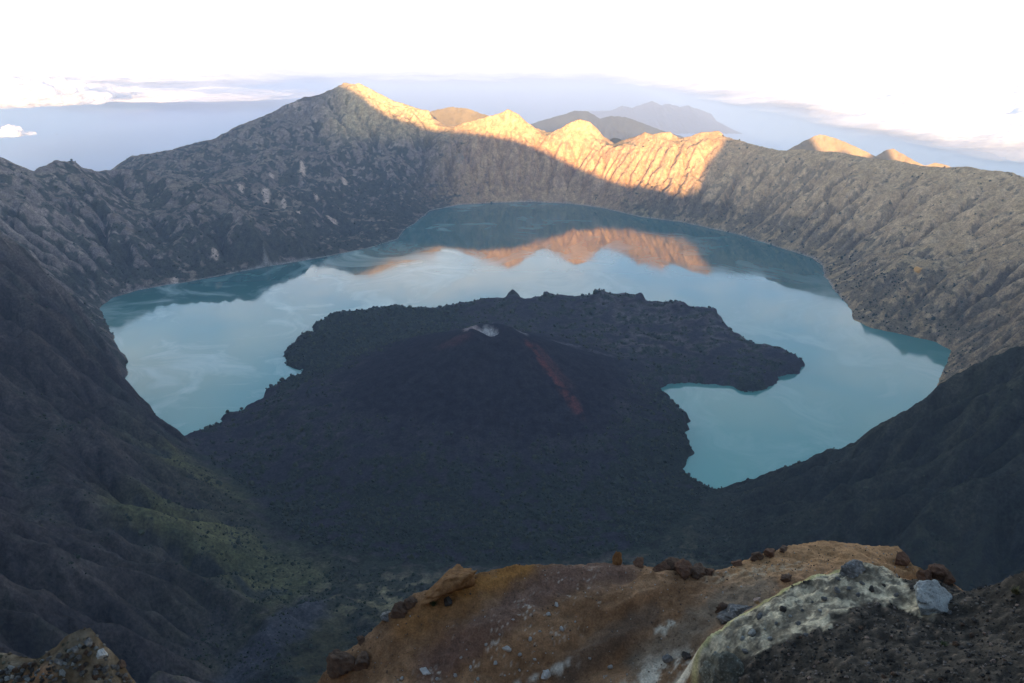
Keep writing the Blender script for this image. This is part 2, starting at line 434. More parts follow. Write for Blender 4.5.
# ------------------------------------------------------------------ ground colours (rock, grass, scrub, scree, lava), far sun and haze painted in
gyz, gxz = np.gradient(Z, ys, xs)
slope = np.hypot(gxz, gyz)
n1 = fbm(X/420, Y/420, 5, 81); n2 = fbm(X/110, Y/110, 4, 84); n3 = fbm(X/38, Y/38, 3, 87)
hollow = smooth(4, -16, G.sample(CUT, X, Y))
def col(*c): return np.array(c, np.float32)
def lerp(a, b, w): return a+(b-a)*w[..., None]
rock = lerp(col(.125,.100,.088), col(.21,.165,.135), smooth(-.4, .5, n2))
grass = lerp(col(.105,.092,.055), col(.165,.140,.080), smooth(-.5, .5, n1))
scrub = lerp(col(.030,.036,.030), col(.050,.054,.038), smooth(-.4, .4, n3))
lw_ = smooth(-100, -700, X)*smooth(3800, 4500, Y)
grass = lerp(grass, lerp(col(.105,.080,.066), col(.150,.115,.090), smooth(-.5, .5, n1)), lw_*.8)
cm = lerp(grass, rock, smooth(.55, 1.05, slope+.25*n2))
wood = smooth(.02, .25, n2*.7+n3*.65+.45*hollow-.10+.30*smooth(330, 80, Z)+.16*smooth(4300, 4800, Y)*smooth(-200, -700, X)*smooth(650, 400, Z)-.25*smooth(1500, 3500, X)-.3*smooth(500, 800, Z))
cm = lerp(cm, scrub*.72, wood*.92)
# slip scars of bare pale earth on the left wall
scar = np.zeros_like(Z)
for (a, b, wx_, wy_) in ((266,193,34,150),(303,172,24,150),(241,187,24,60),(332,220,44,50),(284,204,18,80),(272,176,20,60),(316,196,18,50),(345,182,24,60),(298,212,20,40),(560,183,60,40),(600,185,70,50),(175,282,24,40),(215,255,24,40)):
    c = land_hit(a, b)
    g = np.hypot((X-c[0]+.25*(Y-c[1]))/wx_, (Y-c[1])/wy_)
    scar = np.maximum(scar, smooth(1.15, .55, g+.35*n3))
cm = lerp(cm, col(.36,.265,.205), scar*.9)
# near left wall: darker rock, greener spurs low down
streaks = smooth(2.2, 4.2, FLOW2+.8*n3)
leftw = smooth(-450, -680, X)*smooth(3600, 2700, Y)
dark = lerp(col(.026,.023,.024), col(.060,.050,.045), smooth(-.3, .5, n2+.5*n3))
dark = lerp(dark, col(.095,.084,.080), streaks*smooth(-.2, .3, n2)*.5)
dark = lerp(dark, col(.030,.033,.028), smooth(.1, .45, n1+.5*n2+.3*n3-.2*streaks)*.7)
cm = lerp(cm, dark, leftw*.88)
green = smooth(330, 170, Z)*smooth(-300, -480, X)*smooth(2450, 2300, Y)*smooth(.0, -60, lv)*smooth(1250, 1400, Y)*smooth(-1400, -1050, X)
green = np.maximum(green*.28, GRASSY)
gsp = lerp(col(.062,.066,.030), col(.120,.112,.050), smooth(-.4, .5, n1+.4*n2))
cm = lerp(cm, lerp(gsp, scrub, smooth(.1, .35, n2+.5*hollow-.12-.25*GRASSY)), np.clip(green, 0, 1)*.92)
# right spur: dark scrub with pale scree chutes
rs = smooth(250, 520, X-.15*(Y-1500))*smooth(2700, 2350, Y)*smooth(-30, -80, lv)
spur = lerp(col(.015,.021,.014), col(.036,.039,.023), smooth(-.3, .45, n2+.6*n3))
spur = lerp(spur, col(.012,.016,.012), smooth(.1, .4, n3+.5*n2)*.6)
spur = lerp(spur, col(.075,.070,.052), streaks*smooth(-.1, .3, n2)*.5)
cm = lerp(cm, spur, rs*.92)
# right wall: tan grass, its pale warmth painted in for bright haze
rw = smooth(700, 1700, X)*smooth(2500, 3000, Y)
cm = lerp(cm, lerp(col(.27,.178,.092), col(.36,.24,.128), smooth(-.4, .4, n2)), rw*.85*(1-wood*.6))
# far cliffs: reddish rock, sun warmth strengthened in its colour
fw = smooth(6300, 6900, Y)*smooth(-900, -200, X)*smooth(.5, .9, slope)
dry = smooth(7000, 7500, Y)*smooth(-1750, -1350, X)*smooth(380, 560, Z)  # great peak's flank: sunlit brightness put into a tan colour
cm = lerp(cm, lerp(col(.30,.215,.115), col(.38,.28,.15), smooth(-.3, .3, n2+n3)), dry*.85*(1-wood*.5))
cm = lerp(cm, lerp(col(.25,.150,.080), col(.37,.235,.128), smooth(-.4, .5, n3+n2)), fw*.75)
# valley floor gravel
vf = smooth(60, 15, seg_dist(px((310,600,1560),(290,625,1480),(262,655,1400),(240,690,1330)), X, Y, closed=False)[0]+18*n3)
cm = lerp(cm, lerp(gsp*.32, scrub*.6, smooth(-.3, .2, n2)), smooth(1650, 1450, Y)*smooth(-620, -500, X)*smooth(400, 100, X)*smooth(260, 160, Z)*.9)
cm = lerp(cm, col(.055,.055,.064), vf*.8)
# lava land
lav = lerp(col(.028,.026,.031), col(.064,.055,.056), smooth(-.4, .5, n2+.5*n3))
rK = np.hypot(X-cone_c[0], Y-cone_c[1])
pale_l = smooth(300, 520, X)*smooth(3300, 3500, Y)
lav = lerp(lav, col(.118,.094,.090), pale_l*.8*smooth(-.4, .4, n2))
woods = smooth(.0, .3, n2*.5+n3*.5+.55*smooth(-150, -420, X)*smooth(2900, 3100, Y)+.35*smooth(250, 420, X)*smooth(3200, 2900, Y)-.1+.25*smooth(2500, 2100, Y)+.15)*smooth(450, 700, rK)
lav = lerp(lav, lerp(col(.012,.019,.012), col(.021,.031,.017), smooth(-.3, .3, n3)), woods*.85)
wl = smooth(-160, 40, lv)*np.where(Y > 2500, smooth(-12, 0, lv), 1.0)
ash = lerp(col(.013,.012,.017), col(.020,.018,.022), smooth(-.3, .3, n3))
lav = lerp(lav, ash, smooth(720, 420, rK+60*n2))
th2 = np.arctan2(Y-cone_c[1], X-cone_c[0])
a0, a1 = np.array(at(527, 343, 2900)[:2]), np.array(at(584, 391, 2560)[:2])
e = a1-a0; L = np.hypot(*e); tt = ((X-a0[0])*e[0]+(Y-a0[1])*e[1])/L; dd = ((X-a0[0])*-e[1]+(Y-a0[1])*e[0])/L
red = smooth(-20, 30, tt)*smooth(L+30, L-60, tt)*smooth(1, .25, np.abs(dd+6*n3)/(20+tt*.03))
lav = lerp(lav, col(.120,.034,.026), red*.85*smooth(-.55, .15, n3+.5*n2))
red2 = smooth(-20, 30, tt)*smooth(L*.8, L*.4, tt)*smooth(1, .2, np.abs(dd-34)/(22+tt*.05))
lav = lerp(lav, col(.085,.035,.030), red2*.6)
red3 = smooth(1, .3, np.hypot((X-(cone_c[0]-130))/90, (Y-(cone_c[1]-60))/50))
lav = lerp(lav, col(.080,.034,.032), red3*.5)
def patch(a, b, Yg, sx, sy, c_, amt):
    global lav
    q = at(a, b, Yg); g = np.hypot((X-q[0])/sx, (Y-q[1])/sy)
    lav = lerp(lav, col(*c_), smooth(1.2, .6, g+.45*n3)*amt)
patch(472, 331, 3000, 36, 62, (.24,.19,.18), .95)
patch(487, 333, 2995, 34, 50, (.36,.34,.32), .95)
patch(521, 333, 3010, 30, 40, (.16,.16,.16), .8)
patch(565, 341, 3250, 70, 60, (.11,.11,.12), .5)
patch(600, 345, 3250, 60, 50, (.10,.10,.11), .5)
cm = lerp(cm, lav, wl)
shoreband = smooth(16, 3, sd)*smooth(-2, 2, sd)*(1-smooth(-20, 0, lv))
cm = lerp(cm, col(.22,.20,.185), shoreband*.7*smooth(4000, 4600, Y))
cm = cm*(1+.40*smooth(3300, 4600, Y)*(1-smooth(-30, 0, lv)))[..., None]     # paler with distance: the lift of far haze put into the colour
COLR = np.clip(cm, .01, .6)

def terrain_material():
    N = Nodes('crater ground')
    a = N.n('Attribute', attribute_name='ground').outputs[0]
    f1 = N.noise(.035, 12, .74); f2 = N.noise(.14, 6, .65)
    v = N.math('MULTIPLY', N.ramp(f1, .34, .66, .54, 1.42), N.ramp(f2, .34, .66, .70, 1.3))
    colr = N.mix(1.0, a, N.n('CombineColor', Red=v, Green=v, Blue=v), 'MULTIPLY')
    h = N.math('ADD', N.math('MULTIPLY', f1, 20.0), N.math('MULTIPLY', f2, 6.0))
    N.bsdf(colr, .95, N.bump(h, 1.0, .32), spec=0)
    return N.m
M_TERR = terrain_material()

nyv, nxv = X.shape
vid = np.arange(nyv*nxv).reshape(nyv, nxv)
quads = np.stack([vid[:-1, :-1], vid[:-1, 1:], vid[1:, 1:], vid[1:, :-1]], -1)
def fmean(A): return .25*(A[:-1, :-1]+A[:-1, 1:]+A[1:, 1:]+A[1:, :-1])
fsd, flv, frk = fmean(sd), fmean(lv), fmean(np.hypot(X-cone_c[0], Y-cone_c[1]))
frc = fmean(np.hypot(X-crater_c[0], Y-crater_c[1]))
ok = fsd > -45
is_l = (flv > 0)
is_cone = is_l & (frk < 700); is_cr = is_cone & (frc < 74)
VX = np.stack([X.ravel(), Y.ravel(), Z.ravel()], -1)
VC = COLR.reshape(-1, 3)
def sub(name, mask, origin=(0,0,0), parent=None, **props):
    f = quads[mask].reshape(-1, 4)
    u, inv = np.unique(f, return_inverse=True)
    me = new_mesh(name, VX[u]-np.array(origin), inv.reshape(f.shape))
    set_color(me, 'ground', VC[u])
    o = obj(name, me, M_TERR, parent, **props)
    if parent is None: o.location = origin
    return o
sub('terrain', ok & ~is_l, kind='structure', label='steep brown and green inner walls and valley of the crater round the lake')
sub('lava_ground', ok & is_l & ~is_cone, kind='structure', label='dark rough lava peninsula reaching into the lake')
cone = sub('volcano', is_cone & ~is_cr, (cone_c[0], cone_c[1], 0), label='dark young volcanic cone with a pale crater rising from the lava peninsula in the lake', category='volcano')
cr_o = sub('crater', is_cr, (cone_c[0], cone_c[1], 0), cone)
cr_o['label'] = 'pale grey crater bowl at the summit'

def zat(x, y): return G.sample3(Z3, np.asarray(x, float), np.asarray(y, float))

# ------------------------------------------------------------------ the lake
def water_mesh(P, grow):
    P = np.array([p[:2] for p in P]); c = P.mean(0)
    x0, y0 = P.min(0)-60; x1, y1 = P.max(0)+60
    xs_ = np.linspace(x0, x1, 60); ys_ = np.linspace(y0, y1, 60)
    A, B = np.meshgrid(xs_, ys_)
    i = np.arange(3600).reshape(60, 60)
    f = np.stack([i[:-1, :-1], i[:-1, 1:], i[1:, 1:], i[1:, :-1]], -1).reshape(-1, 4)
    dd, ii = seg_dist([tuple(p) for p in P], A, B)
    s_ = np.where(ii, -dd, dd); m = fmean(s_).ravel() < 90
    f = f[m]; u, inv = np.unique(f, return_inverse=True)
    return np.stack([A.ravel()[u], B.ravel()[u], np.zeros(len(u))], -1), inv.reshape(f.shape)
v_, f_ = water_mesh(LAKE, 60)
N = Nodes('lake water')
pos = N.geo()
sep = N.n('SeparateXYZ', Vector=pos)
warp = N.n('VectorMath', operation='ADD'); N.set(warp.inputs[0], pos)
nz = N.n('TexNoise', Scale=.0011, Detail=3); N.set(nz.inputs['Vector'], pos)
sc_ = N.n('VectorMath', operation='SCALE'); N.set(sc_.inputs[0], nz.outputs[1]); sc_.inputs['Scale'].default_value = 900
N.set(warp.inputs[1], sc_.outputs[0]); wv = warp.outputs[0]
big = N.noise(.0006, 4, .5, wv); mid = N.noise(.0022, 6, .6, wv, .8); fine = N.noise(.012, 4, .5)
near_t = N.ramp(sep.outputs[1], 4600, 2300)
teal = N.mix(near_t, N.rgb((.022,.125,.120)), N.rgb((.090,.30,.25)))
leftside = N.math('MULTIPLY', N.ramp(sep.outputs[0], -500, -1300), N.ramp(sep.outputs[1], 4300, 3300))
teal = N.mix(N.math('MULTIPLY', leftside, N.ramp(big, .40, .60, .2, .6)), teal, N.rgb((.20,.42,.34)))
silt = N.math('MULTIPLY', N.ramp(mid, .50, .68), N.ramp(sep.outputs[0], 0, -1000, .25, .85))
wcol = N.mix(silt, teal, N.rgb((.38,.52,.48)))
ruf = N.ramp(mid, .42, .60, .03, .12)
b = N.bsdf(wcol, ruf, N.bump(N.noise(.05, 3, .5), .05, .12)); b.inputs['IOR'].default_value = 1.333
obj('lake', new_mesh('lake', v_, f_, False), N.m, kind='structure', label='turquoise crater lake mirroring the sunlit cliffs')

# ------------------------------------------------------------------ woods: scrub and trees on the lava land, shores and gullies
def woods_mesh(count, seed):
    g = np.random.default_rng(seed)
    wmask = np.where(lv > 0, woods*.9, wood*smooth(-40, -90, lv)*.55)
    wmask = np.maximum(wmask, smooth(40, 12, sd)*smooth(0, 3, sd)*np.where(lv > 0, .7, .45)*smooth(-.25, .25, n2))
    wmask = wmask*(sd > 3)*(Y > 1250)*(np.abs(X) < .64*Y+60)*smooth(7600, 6800, Y)*smooth(1.35, 1.0, slope)
    wmask = wmask*(rK > 430)/(600+np.maximum(Y, 0))**2
    dx_ = np.gradient(xs)[None, :]*np.gradient(ys)[:, None]
    p = (wmask*dx_).ravel(); p = p/p.sum()
    k = g.choice(len(p), count, p=p)
    P = VX[k]+np.stack([g.uniform(-3, 3, count), g.uniform(-3, 3, count), np.zeros(count)], -1)
    import bmesh
    bm = bmesh.new(); bmesh.ops.create_icosphere(bm, subdivisions=1, radius=1.0)
    v = np.array([q.co[:] for q in bm.verts]); f = np.array([[w.index for w in q.verts] for q in bm.faces]); bm.free()
    n = len(v)
    size = g.gamma(4, .25, count)*np.clip(1.6+P[:, 1]*.00055, 2, 4.2)*np.where(lv.ravel()[k] > 0, 1.1, .8)
    V = v[None]*g.uniform(.55, 1.35, (count, n, 1))*size[:, None, None]*np.array([1, 1, .95])
    V = V+P[:, None, :]; V[:, :, 2] += size[:, None]*.45
    F = f[None]+(np.arange(count)*n)[:, None, None]
    me = new_mesh('woods', V.reshape(-1, 3), F.reshape(-1, 3), False)
    tone = g.uniform(.65, 1.5, count)[:, None]*np.where(g.random(count) < .3, 1, 0)[:, None]*np.array([.012, .010, .0])+g.uniform(.7, 1.35, count)[:, None]*np.array([.024, .034, .021])
    set_color(me, 'ground', np.repeat(tone, n, 0))
    return me
N = Nodes('leaves')
N.bsdf(N.n('Attribute', attribute_name='ground').outputs[0], .9, spec=.1)
obj('woods', woods_mesh(30000, 5), N.m, kind='stuff', label='dark scrub and trees on the lava land, the shores and in the gullies')
# =================================================================== THE SPUR IN FRONT OF THE VIEWPOINT
EYE = np.array([0, 0, H])
def rel(a, b, Y_):
    p = at(a, b, Y_); return (p[0], p[1], p[2]-H)
S = Field(-19, 27, -7, 46, .07)
def SL(*pts): S.line([rel(*p) for p in pts], step=.07)
crest_fg = [(285,700,27.2),(318,681,28),(328,668,28.3),(335,658,28.3),(348,650,28.6),(362,640,28.8),(378,624,29),(398,606,29.3),(412,594,29.5),(440,588,29.7),(470,576,30),(500,568,30.2),
    (515,565,30.2),(545,564,30.4),(572,565,30.5),(600,563,30.6),(640,565,30.6),(665,570,30.4),(700,572,30.2),(720,570,30.2),(740,562,30.3),(765,553,30.6),(790,546,31),(812,542,31.3),(830,541,31.4),(850,543,31.4),
    (870,546,31.4),(898,546,31.2),(906,556,30.6),(915,565,29.8),(930,574,28.8),(950,590,27.4),(964,606,26.2),(975,600,24.5),(985,592,23.4),(1000,586,22.8),(1024,573,22.2),(1080,545,22.0),(1160,500,22)]
CRF = [rel(*p) for p in crest_fg]
S.line(CRF, step=.07)
for off, dz in ((1.6,-2.6),(5,-10)):
    S.line([(x*(1+off*.012), y+off, z+dz) for x, y, z in CRF])
S.line([(-19,46,-62),(27,46,-58)]); S.line([(-19,-7,-12),(-19,20,-28),(-19,46,-62)]); S.line([(27,-7,-3),(27,22,-12),(27,30,-26),(27,46,-58)])
S.line([(-19,-7,-12),(0,-7,-1.0),(27,-7,-3)])
SL((420,612,29.0),(480,598,29.2),(560,588,29.5),(640,585,29.5))
SL((400,640,28.3),(480,630,27.7),(560,605,28.6),(600,598,28.7))
SL((360,690,26.6),(440,683,26.7),(500,660,27),(560,640,27.3))
SL((470,720,25.2),(560,690,25.9),(640,655,26.7))
SL((612,600,28.6),(640,580,29.2),(652,574,29.3),(668,578,29.2))          # lip of a small overhang
SL((620,604,28.15),(650,592,28.4),(672,588,28.6))
SL((560,668,26.5),(610,640,27.0),(655,620,27.6))                          # furrow down the slope
SL((572,652,27.15),(610,626,27.7),(650,606,28.2))
SL((700,600,28.0),(740,585,28.5),(780,570,29.2),(830,556,30.2))
SL((640,720,24.3),(688,690,24.4),(690,660,25.6),(702,640,26.0),(735,622,26.4),(765,606,26.9),(800,588,27.6),(840,572,28.4),(885,566,28.9),(920,578,28.2))
LIP = [(694,760,21.6),(694,700,22.2),(695,672,22.6),(698,650,22.9),(710,636,23.2),(722,630,23.4),(736,618,23.9),(752,608,24.2),(775,596,24.5),(800,582,24.9),(830,574,25.1),(850,567,25.3),(868,564,25.4),(884,568,25.4),(892,580,25.0),(905,584,24.8),(940,578,24.6),(958,590,24.2),(964,606,23.6)]
SL(*LIP)
SL((735,760,19.6),(745,683,20.9),(760,650,21.8),(790,630,22.4),(850,605,23.0),(900,610,22.8),(950,625,21.8))
SL((850,690,18.8),(900,650,20.4),(960,640,20.7),(1024,625,20.4),(1100,600,20.6))
SL((850,760,16.5),(950,720,17.0),(1024,690,17.3),(1150,650,17.5))
S.line([(0,0,-1.8),(0,2,-2.4),(0,4,-5),(0,8,-9.3),(0,14,-16),(0,20,-21.5),(1,23,-22.6)])
S.line([(-1.5,0,-1.9),(1.5,0,-1.9)]); S.line([(2,8,-9.2),(8,8,-8.6),(14,8,-7.6),(20,9,-6.4)]); S.line([(3,14,-15.2),(9,13,-12.6),(14,13,-11.6)])
S.line([(-3,12,-13.5),(-5,17,-20.5),(-8,24,-28),(-9.5,30,-33)])
heap = [(-90,655),(-40,662),(0,668),(18,664),(40,660),(56,652),(72,646),(84,641),(92,640),(100,650),(112,662),(124,674),(132,690)]
HP = [rel(a, b, 9.0) for a, b in heap]
S.line([(-12,9,-7.6)]+HP+[(-2.9,9,-9.9)], step=.07)
S.line([(x, y+1.0, z-1.9) for x, y, z in HP]); S.line([(x, y-1.0, z-.35) for x, y, z in HP])
ZS = S.solve(6, (400,300,200,120,70,30))
sx = S.x0+np.arange(S.nx)*S.h; sy = S.y0+np.arange(S.ny)*S.h
SX, SY = np.meshgrid(sx, sy)
nA = fbm(SX/2.2, SY/2.2, 4, 201); nB = fbm(SX/.6, SY/.6, 4, 205); nC = fbm(SX/.22, SY/.22, 3, 209)
lipd, _ = seg_dist([rel(*p) for p in LIP], SX, SY, closed=False)
MP = [rel(*p) for p in LIP]+[(26,20,0),(26,6,0),(5,6,0)]
dm, inm = seg_dist(MP, SX, SY)
MND = np.where(inm, dm, -dm)                    # metres inside the dark scree mound
streak = ridged((SX*.55+SY*.83)/.9, (SX*.83-SY*.55)/3.4, 4, 215)
soft = smooth(0, .5, np.abs(seg_dist(CRF, SX, SY, closed=False)[0]))
relief = .16*nA*soft+.08*nB+.030*nC+(streak*.12+.10*ridged(SX/.8, SY/.8, 4, 217))*soft*smooth(.1, -.2, MND)
relief = relief+smooth(.0, .15, MND)*smooth(1.8, .8, MND)*(+.16*ridged(SX/.55, SY/.55, 5, 251, .62)+.04*ridged(SX/.16, SY/.16, 2, 257))
relief = relief+smooth(0, .5, MND)*(.05*nB+.05*ridged(SX/.35, SY/.35, 3, 219))
ZS = ZS+relief
SZ = ZS+H

def fg_hit(a, b, lo=6.0, hi=36.0):
    """where a sight line first meets the spur"""
    Yv = np.arange(lo, hi, .03)
    u = (a-512.0)/FOC; v = (341.5-b)/FOC; dy = CP+v*SP; dz = -SP+v*CP
    xx = u/dy*Yv; zz = dz/dy*Yv
    zs = S.sample(ZS, xx, Yv)
    k = np.flatnonzero(zz <= zs)
    k = k[0] if len(k) else int(np.argmin(zz-zs))
    return np.array([xx[k], Yv[k], H+zs[k]])

# what lies where: earth, sulphur crust, dark scree (each patch surveyed, with ragged edges)
den = SY*CP-ZS*SP; upc = SY*SP+ZS*CP
den = np.maximum(den, .5)
QX = 512+FOC*SX/den+6*nB; QY = 341.5-FOC*upc/den+6*fbm(SX/.6+9, SY/.6, 4, 225)
def near_line(pts, w0, w1):
    d_, _ = seg_dist([(a, b) for a, b in pts], QX, QY, closed=False); return smooth(w1, w0, d_)
fc = lerp(col(.145,.084,.048), col(.220,.134,.080), smooth(-.4, .4, nA))
fc = lerp(fc, col(.20,.105,.042), near_line([(405,625),(440,605),(480,588),(520,570)], 4, 24)*.7)
fc = lerp(fc, col(.26,.130,.042), near_line([(455,592),(500,577),(524,567)], 2, 14)*.7)
fc = lerp(fc, col(.110,.072,.064), near_line([(430,670),(490,625),(530,595),(570,575),(620,568)], 6, 26)*.75)
fc = lerp(fc, col(.27,.160,.085), near_line([(745,570),(790,555),(830,550),(890,556),(915,575)], 8, 26)*.85)
fc = lerp(fc, col(.075,.058,.048), near_line([(565,675),(610,640),(650,615)], 4, 20)*.7)
fc = lerp(fc, col(.13,.115,.095), near_line([(640,660),(680,640),(715,610),(760,590)], 6, 26)*.7)
spk = near_line([(430,690),(470,660),(520,635),(550,610),(575,595)], 10, 45)
nD = fbm(SX/.13, SY/.13, 3, 231); nE = fbm(SX/.9, SY/.9, 6, 235, .62)
fc = lerp(fc, col(.36,.345,.315), spk*smooth(.36, .55, nE*.55+nD*.55+.12*streak)*.9)
fc = lerp(fc, col(.46,.45,.40), near_line([(625,700),(660,672),(690,662),(680,690)], 4, 22)*smooth(-.25, .25, nE+.3*nD)*.9)
fc = lerp(fc, col(.40,.40,.37), near_line([(515,690),(545,675),(575,664)], 1, 8)*smooth(-.3, .2, nB)*.9)
fc = lerp(fc, col(.40,.39,.34), near_line([(652,632),(672,624)], 1, 6)*smooth(-.15, .2, nE+.5*nD)*.9)
fc = lerp(fc, col(.27,.22,.16), near_line([(705,578),(760,570),(800,566)], 2, 8)*smooth(-.2, .3, nC)*.8)
fc = lerp(fc, col(.09,.055,.035), near_line([(318,683),(340,658),(375,628),(400,605)], 3, 16)*.6)
scree = lerp(col(.030,.027,.024), col(.060,.052,.044), smooth(-.3, .5, nB+.5*nC))
scree = lerp(scree, col(.13,.10,.08), smooth(.35, .55, nC+.3*nB)*.6)
mnd_w = smooth(-.05, .12, MND)
fc = lerp(fc, scree, mnd_w)
crustw = near_line([(700,660),(712,648),(740,638),(775,622),(812,605),(845,585),(880,580)], 12, 30)
crustw = np.maximum(crustw, near_line([(830,580),(860,572),(890,580),(905,600),(930,610)], 5, 14))
crustw = np.maximum(crustw, near_line([(812,610),(826,625)], 2, 9))
crust = lerp(col(.13,.115,.09), col(.50,.45,.34), smooth(-.35, .35, nE+.25*nD))
crust = lerp(crust, col(.060,.056,.052), smooth(.05, .30, fbm(SX/.4, SY/.4, 5, 241, .65)+.3*nE)*.75)
fc = lerp(fc, crust, smooth(.25, .6, crustw+.35*nE)*smooth(-.3, .05, MND)*.95)
fc = lerp(fc, col(.42,.40,.20), smooth(.16, .03, lipd+.05*nB)*near_line([(694,690),(698,650),(736,618),(775,596),(830,574)], 20, 30)*.75)
fc = lerp(fc, col(.075,.072,.050), smooth(.6, 1.2, np.hypot(SX+5.4, (SY-9)*.6) < 3)*0+((SY < 13) & (SX < -2.6))*.8)
heapw = smooth(2.4, 1.2, np.hypot(SX+5.3, SY-8.8))
fc = lerp(fc, lerp(col(.070,.052,.034), col(.13,.11,.085), smooth(0, .4, nB+nC)), heapw)
fc = lerp(fc, col(.20,.10,.05), near_line([(20,683),(45,675)], 4, 16)*heapw*.7)

N = Nodes('earth and scree')
a_ = N.n('Attribute', attribute_name='ground').outputs[0]
f1 = N.noise(3.0, 8, .65); f2 = N.noise(14.0, 6, .65)
v1 = N.math('MULTIPLY', N.ramp(f1, .3, .7, .7, 1.3), N.ramp(f2, .3, .7, .65, 1.35))
h_ = N.math('ADD', N.math('MULTIPLY', f1, .10), N.math('MULTIPLY', f2, .05))
N.bsdf(N.mix(1.0, a_, N.n('CombineColor', Red=v1, Green=v1, Blue=v1), 'MULTIPLY'), .95, N.bump(h_, 1.0, .7), spec=.15)
M_EARTH = N.m
i_ = np.arange(SX.size).reshape(SX.shape)
q_ = np.stack([i_[:-1, :-1], i_[:-1, 1:], i_[1:, 1:], i_[1:, :-1]], -1).reshape(-1, 4)
me = new_mesh('ground', np.stack([SX.ravel(), SY.ravel(), SZ.ravel()], -1), q_)
set_color(me, 'ground', np.clip(fc*np.array([1.30, 1.18, 1.04]), .01, .62).reshape(-1, 3))
obj('ground', me, M_EARTH, kind='structure', label='brown and orange rocky spur with pale crust and dark scree below the viewpoint')

# ------------------------------------------------------------------ rocks
def rock_mat(name, c0, c1, crust_c=None):
    N = Nodes(name)
    co_ = N.n('TexCoord').outputs['Object']
    a = N.noise(2.6, 8, .65, co_); b_ = N.noise(11, 6, .65, co_)
    c = N.mix(N.ramp(a, .35, .65), N.rgb(c0), N.rgb(c1))
    if crust_c: c = N.mix(N.ramp(b_, .52, .66), c, N.rgb(crust_c))
    h = N.math('ADD', N.math('MULTIPLY', a, .14), N.math('MULTIPLY', b_, .06))
    N.bsdf(c, .95, N.bump(h, 1.0, .8), spec=.15)
    return N.m
RM = dict(orange=rock_mat('orange rock', (.13,.062,.026), (.26,.13,.055)), brown=rock_mat('brown rock', (.065,.042,.032), (.145,.090,.060)),
    grey=rock_mat('grey rock', (.085,.080,.075), (.20,.19,.18), (.27,.26,.24)), pale=rock_mat('pale crusted rock', (.26,.26,.24), (.42,.43,.40), (.12,.12,.115)),
    white=rock_mat('white stone', (.36,.34,.31), (.56,.54,.50)), rust=rock_mat('rusty rock', (.085,.044,.030), (.165,.092,.058)), boulder=rock_mat('mossy boulder', (.075,.072,.055), (.15,.145,.115), (.24,.245,.20)),
    pink=rock_mat('pinkish stone', (.26,.18,.14), (.36,.26,.21)), dark=rock_mat('dark stone', (.040,.036,.033), (.085,.075,.068)))
def ico(sub_=1):
    import bmesh
    bm = bmesh.new(); bmesh.ops.create_icosphere(bm, subdivisions=sub_, radius=1.0)
    v = np.array([q.co[:] for q in bm.verts]); f = np.array([[w.index for w in q.verts] for q in bm.faces]); bm.free()
    return v, f
IC2, IC3, IC4 = ico(2), ico(3), ico(5)
def fbm3(p, s, seed):
    return (fbm(p[:, 0]*s+p[:, 2]*s*.7, p[:, 1]*s-p[:, 2]*s*.4, 4, seed)+fbm(p[:, 2]*s+3.1, p[:, 0]*s*.8+p[:, 1]*s*.5, 4, seed+3))*.6
def rock_shape(seed, cuts=9, size=(1,1,1), fine=True, rough_=.26):
    g = np.random.default_rng(seed)
    v, f = (IC4 if fine else IC3)
    v = v.copy()
    for _ in range(cuts):
        n_ = g.normal(size=3); n_ /= np.linalg.norm(n_); dcut = g.uniform(.45, .85)
        v = v-np.maximum(v@n_-dcut, 0)[:, None]*n_
    v = v*(1+rough_*fbm3(v, 1.9, seed)[:, None]+.11*fbm3(v, 5, seed+5)[:, None]+.04*fbm3(v, 14, seed+7)[:, None])
    return v*np.array(size), f
def rock(a, b, size, mat, label, name='rock', rot=(0,0,0), seed=None, lift=.15, cuts=9, group=None, cat='rock', pts=None, **kw):
    """size in metres (half extents); a, b: where its foot meets the ground in the photograph"""
    seed = seed or int(a*7+b*13)
    v, f = rock_shape(seed, cuts, size, **kw)
    if pts is not None: v = pts(v)
    o = obj(name, new_mesh(name, v, f), RM[mat], label=label, category=cat)
    p = fg_hit(a, b); o.location = p+np.array([0, 0, size[2]*lift]); o.rotation_euler = [R(q) for q in rot]
    if group: o['group'] = group
    return o
def wedge(v):
    x = v[:, 0]/1.35
    w = v.copy(); w[:, 2] = v[:, 2]*(.62+.30*x)+.42*x; w[:, 2] += .10*np.abs(x)**2; return w
rock(448, 591, (1.42,.85,.92), 'orange', 'slanting orange rock crag jutting over the drop, pointed end up', 'rock_crag', (0,-12,6), 31, .35, 10, pts=wedge)
rock(399, 612, (.40,.36,.34), 'brown', 'dark brown rock left of the slanting orange crag on the spur edge', rot=(0,0,30))
rock(386, 616, (.30,.26,.18), 'grey', 'low grey rock on the spur edge between the crag and the dark blocks', rot=(0,10,70))
rock(410, 604, (.30,.34,.26), 'brown', 'small brown rock just under the lower end of the slanting crag', rot=(0,0,10))
rock(342, 668, (.62,.55,.62), 'brown', 'large dark brown block at the lowest end of the spur edge', rot=(0,0,20), lift=.3)
rock(364, 664, (.45,.45,.45), 'brown', 'dark brown block in the hollow right of the large block at the spur end', rot=(0,0,50))
rock(362, 642, (.26,.25,.24), 'brown', 'knobbly brown stone on the spur edge above the dark blocks', rot=(10,0,0))
rock(448, 602, (.20,.2,.24), 'dark', 'small dark stone in the shade under the slanting crag')
rock(618, 564, (.22,.2,.50), 'orange', 'upright rusty pinnacle on the crest of the spur', 'rock', (0,8,0), lift=.55)
rock(639, 566, (.30,.26,.24), 'rust', 'rounded rusty rock on the crest beside the upright pinnacle', lift=.5)
